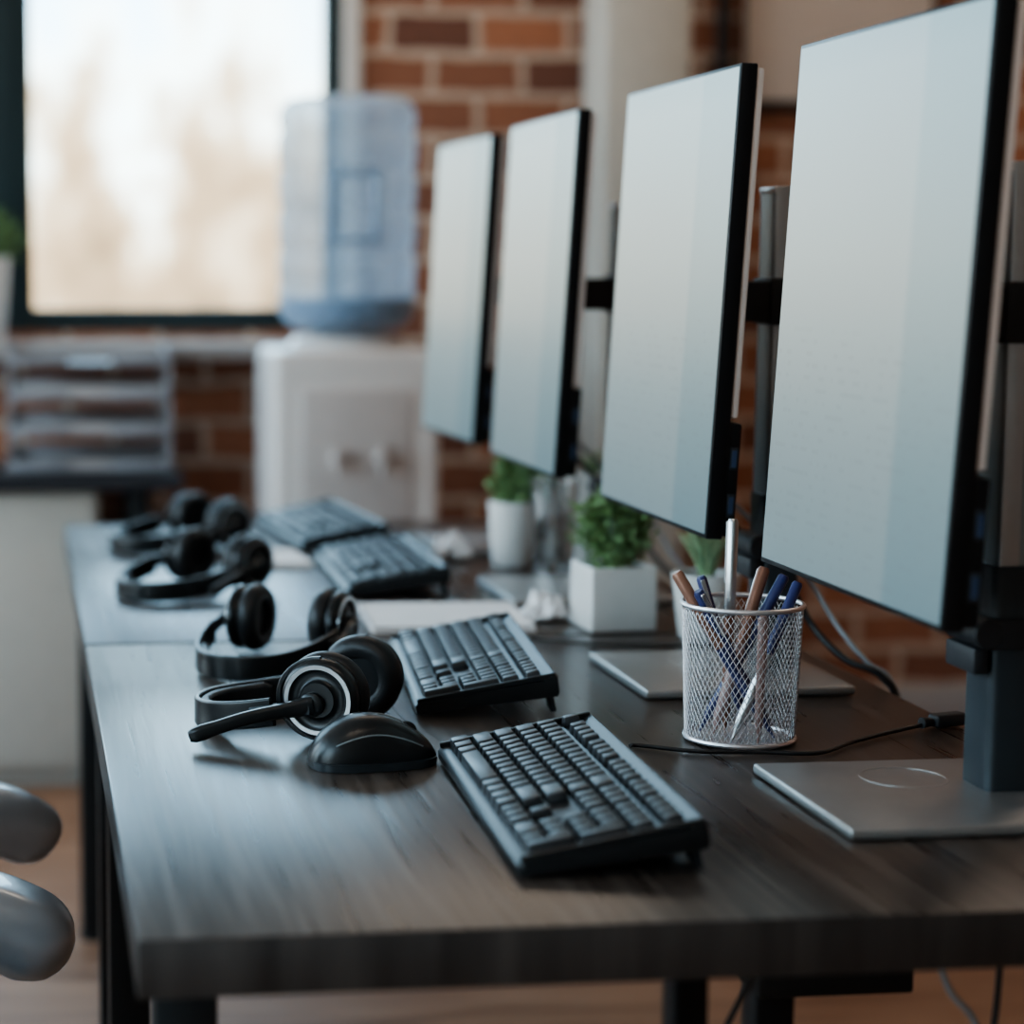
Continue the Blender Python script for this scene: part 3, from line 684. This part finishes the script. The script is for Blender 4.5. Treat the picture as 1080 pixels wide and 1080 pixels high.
for pts in ([(0.55, 1.60, 0.70), (0.575, 1.60, 0.66), (0.56, 1.62, 0.6), (0.50, 1.66, 0.42), (0.48, 1.7, 0.2), (0.5, 1.72, 0.01)], [(0.72, 1.60, 0.70), (0.74, 1.60, 0.64), (0.78, 1.62, 0.58), (0.80, 1.66, 0.4), (0.80, 1.7, 0.2), (0.80, 1.72, 0.01)], [(0.79, 1.61, 0.70), (0.785, 1.61, 0.6), (0.77, 1.62, 0.5), (0.76, 1.66, 0.3), (0.76, 1.72, 0.01)]):
    o = tube_obj("under_desk_cable", [Vector(p)-desk_a.location for p in pts], 0.0028, M_cablew if pts[0][0] == 0.72 else M_cable, desk_a)

# ---------------------------------------------------------------- water dispenser
e = empty("water_dispenser", (0.735, 4.80, 0))
w = 0.186; d = 0.17
bm = bmesh.new(); box(bm, (-w, -d, 0.02), (w, d, 1.035), 0.018, 4)
box(bm, (-w+0.02, -d+0.02, 0), (w-0.02, d-0.02, 0.03)); obj("cabinet", bm, M_disp, e)
bm = bmesh.new(); box(bm, (-0.125, -d-0.006, 0.66), (0.125, -d+0.006, 0.95), 0.005, 3); box(bm, (-0.125, -d-0.006, 0.10), (0.125, -d+0.004, 0.56), 0.005, 3); obj("front_panels", bm, M_dispg, e)
bm = bmesh.new(); box(bm, (-0.11, -d-0.05, 0.63), (0.11, -d+0.004, 0.66), 0.006, 3)
for x, in ((-0.05,), (0.05,)):
    lathe(bm, [(0.013, 0), (0.013, 0.045), (0.009, 0.05)], 18, Matrix.Translation((x, -d-0.002, 0.80)) @ Matrix.Rotation(pi/2, 4, 'X'))
    lathe(bm, [(0.008, -0.035), (0.008, 0.012), (0.014, 0.02), (0.014, 0.026)], 18, Matrix.Translation((x, -d-0.042, 0.80)))
obj("taps_and_drip_tray", bm, M_dispg, e)
bm = bmesh.new(); lathe(bm, [(0.13, 1.033), (0.132, 1.045), (0.12, 1.058), (0.09, 1.066), (0.05, 1.066)], 48); obj("collar", bm, M_disp, e)
bm = bmesh.new()
pr = [(0.028, 1.055), (0.03, 1.066), (0.08, 1.070), (0.120, 1.080), (0.143, 1.098), (0.154, 1.125), (0.156, 1.165), (0.150, 1.178), (0.150, 1.184)]
for k in range(4):
    zz = 1.190+k*0.088
    pr += [(0.154, zz), (0.155, zz+0.05), (0.149, zz+0.062), (0.149, zz+0.072), (0.154, zz+0.082)]
pr += [(0.155, 1.550), (0.149, 1.572), (0.132, 1.588), (0.09, 1.594), (0.06, 1.585), (0.001, 1.582)]
lathe(bm, pr, 56); obj("water_bottle", bm, M_bottle, e, sharp=60)
bm = bmesh.new(); lathe(bm, [(0.03, 1.078), (0.11, 1.086), (0.137, 1.10), (0.149, 1.125), (0.151, 1.150), (0.03, 1.152)], 56); obj("bottle_water_level", bm, pm("water_deep", (0.20, 0.31, 0.43), 0.12, var=0.1), e)
hb = pm("handle_blue", (0.24, 0.34, 0.47), 0.3)
bm = bmesh.new()
box(bm, (-0.07, -0.172, 1.27), (-0.055, -0.145, 1.43), 0.006); box(bm, (0.035, -0.172, 1.27), (0.05, -0.145, 1.43), 0.006); box(bm, (-0.07, -0.172, 1.415), (0.05, -0.145, 1.43), 0.006); box(bm, (-0.07, -0.172, 1.27), (0.05, -0.145, 1.285), 0.006); obj("bottle_handle", bm, hb, e)

# ---------------------------------------------------------------- side cabinet + letter trays
e = empty("storage_cabinet", (0, 0, 0))
bm = bmesh.new(); box(bm, (-1.15, 4.93, 0.04), (0.176, 5.36, DT-0.036), 0.003)
box(bm, (-1.12, 4.97, 0.0), (0.14, 5.34, 0.05)); obj("body", bm, M_cab, e)
bm = bmesh.new(); 
for i in range(3): box(bm, (-1.13+0.435*i, 4.918, 0.06), (-1.13+0.435*i+0.425, 4.932, DT-0.045), 0.003)
obj("doors", bm, M_cab, e)
bm = bmesh.new()
for i in range(3): box(bm, (-0.76+0.435*i, 4.895, 0.5), (-0.745+0.435*i, 4.92, 0.62), 0.004)
obj("handles", bm, M_silver, e)
bm = bmesh.new(); box(bm, (-1.17, 4.88, DT-0.036), (0.37, 5.37, DT), 0.003); obj("countertop", bm, M_ctop, e)
bm = bmesh.new(); box(bm, (0.25, 4.98, 0.0), (0.30, 5.03, DT-0.036), 0.004); box(bm, (0.25, 5.28, 0.0), (0.30, 5.33, DT-0.036), 0.004); box(bm, (0.255, 5.0, 0.1), (0.295, 5.3, 0.13), 0.003); obj("side_legs", bm, M_steel, e)

e = empty("letter_tray_stack", (0.16, 5.10, DT))
tw, td = 0.185, 0.13
bm = bmesh.new()
for k in range(4):
    z0 = 0.004+k*0.082
    box(bm, (-tw, -td, z0), (tw, td, z0+0.006), 0.002)
    for sx in (-1, 1): box(bm, (sx*tw-0.003, -td, z0), (sx*tw+0.003, td, z0+0.04), 0.002)
    box(bm, (-tw, td-0.005, z0), (tw, td, z0+0.04), 0.002)
    box(bm, (-tw, -td-0.003, z0), (-0.05, -td+0.003, z0+0.022), 0.002); box(bm, (0.05, -td-0.003, z0), (tw, -td+0.003, z0+0.022), 0.002)
obj("trays", bm, M_tray, e)
bm = bmesh.new()
for sx in (-1, 1):
    for y in (-td+0.01, td-0.01): box(bm, (sx*tw-0.006, y-0.006, 0.001), (sx*tw+0.006, y+0.006, 0.30), 0.002)
obj("posts", bm, M_tray, e)
bm = bmesh.new()
for k in range(3):
    z0 = 0.011+k*0.082; box(bm, (-tw+0.012, -td+0.015, z0), (tw-0.012, td-0.01, z0+0.012+0.006*k), 0.001)
obj("paper_stacks", bm, pm("paper_greyish", (0.42, 0.38, 0.37), 0.7), e)

e = empty("potted_windowsill_plant", (-0.085, WY-0.11, 1.031))
bm = bmesh.new(); lathe(bm, [(0.045, 0.001), (0.048, 0.004), (0.062, 0.20), (0.062, 0.21), (0.056, 0.21), (0.055, 0.195)], 40, cap1=False); obj("pot", bm, M_potw, e)
bm = bmesh.new(); lathe(bm, [(0.055, 0.19), (0.055, 0.198)], 32); obj("soil", bm, M_soil, e)
bm = bmesh.new(); leafy(bm, Vector((0, -0.01, 0.255)), 0.080, 0.065, 500, 0.03); stems(bm, Vector((0, 0, 0.196)), 0.06, 0.05, 14); obj("foliage", bm, M_leaf, e)

# ---------------------------------------------------------------- office chairs (facing +X)
def chair(x, y, yaw):
    e = empty("office_chair", (x, y, 0), math.radians(yaw))
    bm = bmesh.new(); box(bm, (-0.24, -0.20, 0.42), (0.24, 0.20, 0.49), 0.03, 5); obj("seat", bm, M_fabric, e)
    bm = bmesh.new(); box(bm, (-0.035, -0.21, -0.25), (0.025, 0.21, 0.25), 0.028, 5)
    obj("backrest", bm, M_fabric, e, loc=(-0.27, 0, 0.80), rot=(0, -0.12, 0))
    bm = bmesh.new(); sweep(bm, catmull([(-0.05, 0, 0.41), (-0.22, 0, 0.42), (-0.29, 0, 0.50), (-0.30, 0, 0.72)], 8), rrect(0.03, 0.012, 0.006)); obj("back_bracket", bm, M_steel, e)
    for s in (1, -1):
        ya = 0.27*s
        bm = bmesh.new(); P = catmull([(-0.20, ya, 0.615), (-0.08, ya, 0.622), (0.06, ya, 0.618), (0.17, ya, 0.600), (0.235, ya, 0.575), (0.268, ya, 0.545)], 8)
        n = len(P); sc = [min(1.0, 0.35+((i)/5)) if i < 5 else (1.0 if i < n-8 else math.sqrt(max(0.03, 1-((i-(n-9))/8.4)**2))) for i in range(n)]
        sweep(bm, P, rrect(0.058, 0.040, 0.037, 6), scales=sc); obj("armrest", bm, M_chairg, e, sharp=60)
        bm = bmesh.new(); sweep(bm, catmull([(-0.02, 0.10*s, 0.425), (-0.02, 0.23*s, 0.425), (-0.02, 0.285*s, 0.47), (-0.02, ya, 0.60)], 8), rrect(0.022, 0.010, 0.008)); obj("arm_support", bm, M_steel, e, sharp=60)
    bm = bmesh.new(); lathe(bm, [(0.06, 0.415), (0.055, 0.38), (0.026, 0.37), (0.026, 0.22), (0.04, 0.20), (0.04, 0.07), (0.02, 0.06)], 28); box(bm, (-0.12, -0.09, 0.405), (0.12, 0.09, 0.425), 0.004); obj("gas_lift", bm, M_steel, e)
    bm = bmesh.new()
    for k in range(5):
        a = 2*pi*k/5+0.3; dv = Vector((math.cos(a), math.sin(a), 0))
        sweep(bm, [dv*0.02+Vector((0, 0, 0.115)), dv*0.15+Vector((0, 0, 0.10)), dv*0.29+Vector((0, 0, 0.075))], rrect(0.02, 0.014, 0.006), scales=[1.3, 1, 0.8])
    obj("star_base", bm, M_steel, e)
    bm = bmesh.new()
    for k in range(5):
        a = 2*pi*k/5+0.3; c = Vector((math.cos(a)*0.285, math.sin(a)*0.285, 0.03))
        for off in (-0.014, 0.014):
            lathe(bm, [(0.02, -0.008), (0.029, -0.006), (0.029, 0.006), (0.02, 0.008)], 20, Matrix.Translation(c) @ Matrix.Rotation(a, 4, 'Z') @ Matrix.Translation((0, off, 0)) @ Matrix.Rotation(pi/2, 4, 'X'))
        lathe(bm, [(0.008, 0.0), (0.008, 0.055)], 12, Matrix.Translation(c))
    obj("casters", bm, M_blackm, e)
chair(-0.235, 1.755, 0)
chair(-0.335, 2.58, 24)

# ---------------------------------------------------------------- world
W = bpy.data.worlds.new("World"); bpy.context.scene.world = W; W.use_nodes = True
N = W.node_tree.nodes; L = W.node_tree.links; bg = N["Background"]
tc = N.new("ShaderNodeTexCoord"); sp = N.new("ShaderNodeSeparateXYZ"); L.new(tc.outputs["Generated"], sp.inputs[0])
mpw = N.new("ShaderNodeMapping"); mpw.inputs["Scale"].default_value = (1, 1, 0.6); mpw.inputs["Location"].default_value = (0.31, 0.0, 0.2); L.new(tc.outputs["Generated"], mpw.inputs["Vector"])
nz = N.new("ShaderNodeTexNoise"); nz.inputs["Scale"].default_value = 26; nz.inputs["Detail"].default_value = 5; nz.inputs["Roughness"].default_value = 0.6; L.new(mpw.outputs[0], nz.inputs["Vector"])
ma = N.new("ShaderNodeMath"); ma.operation = 'MULTIPLY_ADD'; ma.inputs[1].default_value = 0.42; ma.inputs[2].default_value = -0.16; L.new(nz.outputs["Fac"], ma.inputs[0])
ad = N.new("ShaderNodeMath"); ad.operation = 'ADD'; L.new(sp.outputs["Z"], ad.inputs[0]); L.new(ma.outputs[0], ad.inputs[1])
r = N.new("ShaderNodeValToRGB"); e = r.color_ramp.elements
e[0].position = 0.0; e[0].color = (0.12, 0.09, 0.055, 1); e[1].position = 1.0; e[1].color = (0.42, 0.68, 0.95, 1)
for p, c in ((0.03, (0.20, 0.15, 0.095)), (0.075, (0.28, 0.215, 0.14)), (0.11, (0.42, 0.37, 0.28)), (0.145, (0.74, 0.88, 0.88)), (0.24, (0.50, 0.78, 0.98))):
    k = e.new(p); k.color = c+(1,)
L.new(ad.outputs[0], r.inputs["Fac"]); L.new(r.outputs[0], bg.inputs[0]); bg.inputs[1].default_value = 6.8

def area(name, loc, rot, sx, sy, en, col):
    l = bpy.data.lights.new(name, 'AREA'); l.shape = 'RECTANGLE'; l.size = sx; l.size_y = sy; l.energy = en; l.color = col
    o = bpy.data.objects.new(name, l); C.objects.link(o); o.location = loc; o.rotation_euler = rot
area("daylight_fill_2", (XL-0.35, -0.65, 1.75), (0, -pi/2, 0), 1.9, 2.4, 75, (0.66, 0.86, 1.0))  # unseen area lamps added outside the left windows to strengthen daylight
area("daylight_fill_3", (XL-0.35, 2.15, 1.75), (0, -pi/2, 0), 1.9, 2.2, 65, (0.66, 0.86, 1.0))
area("daylight_fill_4", (XL-0.35, 4.35, 1.75), (0, -pi/2, 0), 1.9, 1.4, 45, (0.85, 0.92, 1.0))

# ---------------------------------------------------------------- camera
cam = bpy.data.cameras.new("camera"); co = bpy.data.objects.new("camera", cam); C.objects.link(co)
co.location = (0, 0, 1.22); co.rotation_euler = (math.radians(90-6.592), 0, math.radians(-6.298))
cam.sensor_width = 36; cam.lens = 75; cam.shift_x = 0.25
cam.clip_start = 0.05
cam.dof.use_dof = True; cam.dof.focus_distance = 2.12; cam.dof.aperture_fstop = 2.4
bpy.context.scene.camera = co
try: bpy.context.scene.view_settings.look = 'AgX - Medium High Contrast'
except Exception as ex: print(ex)
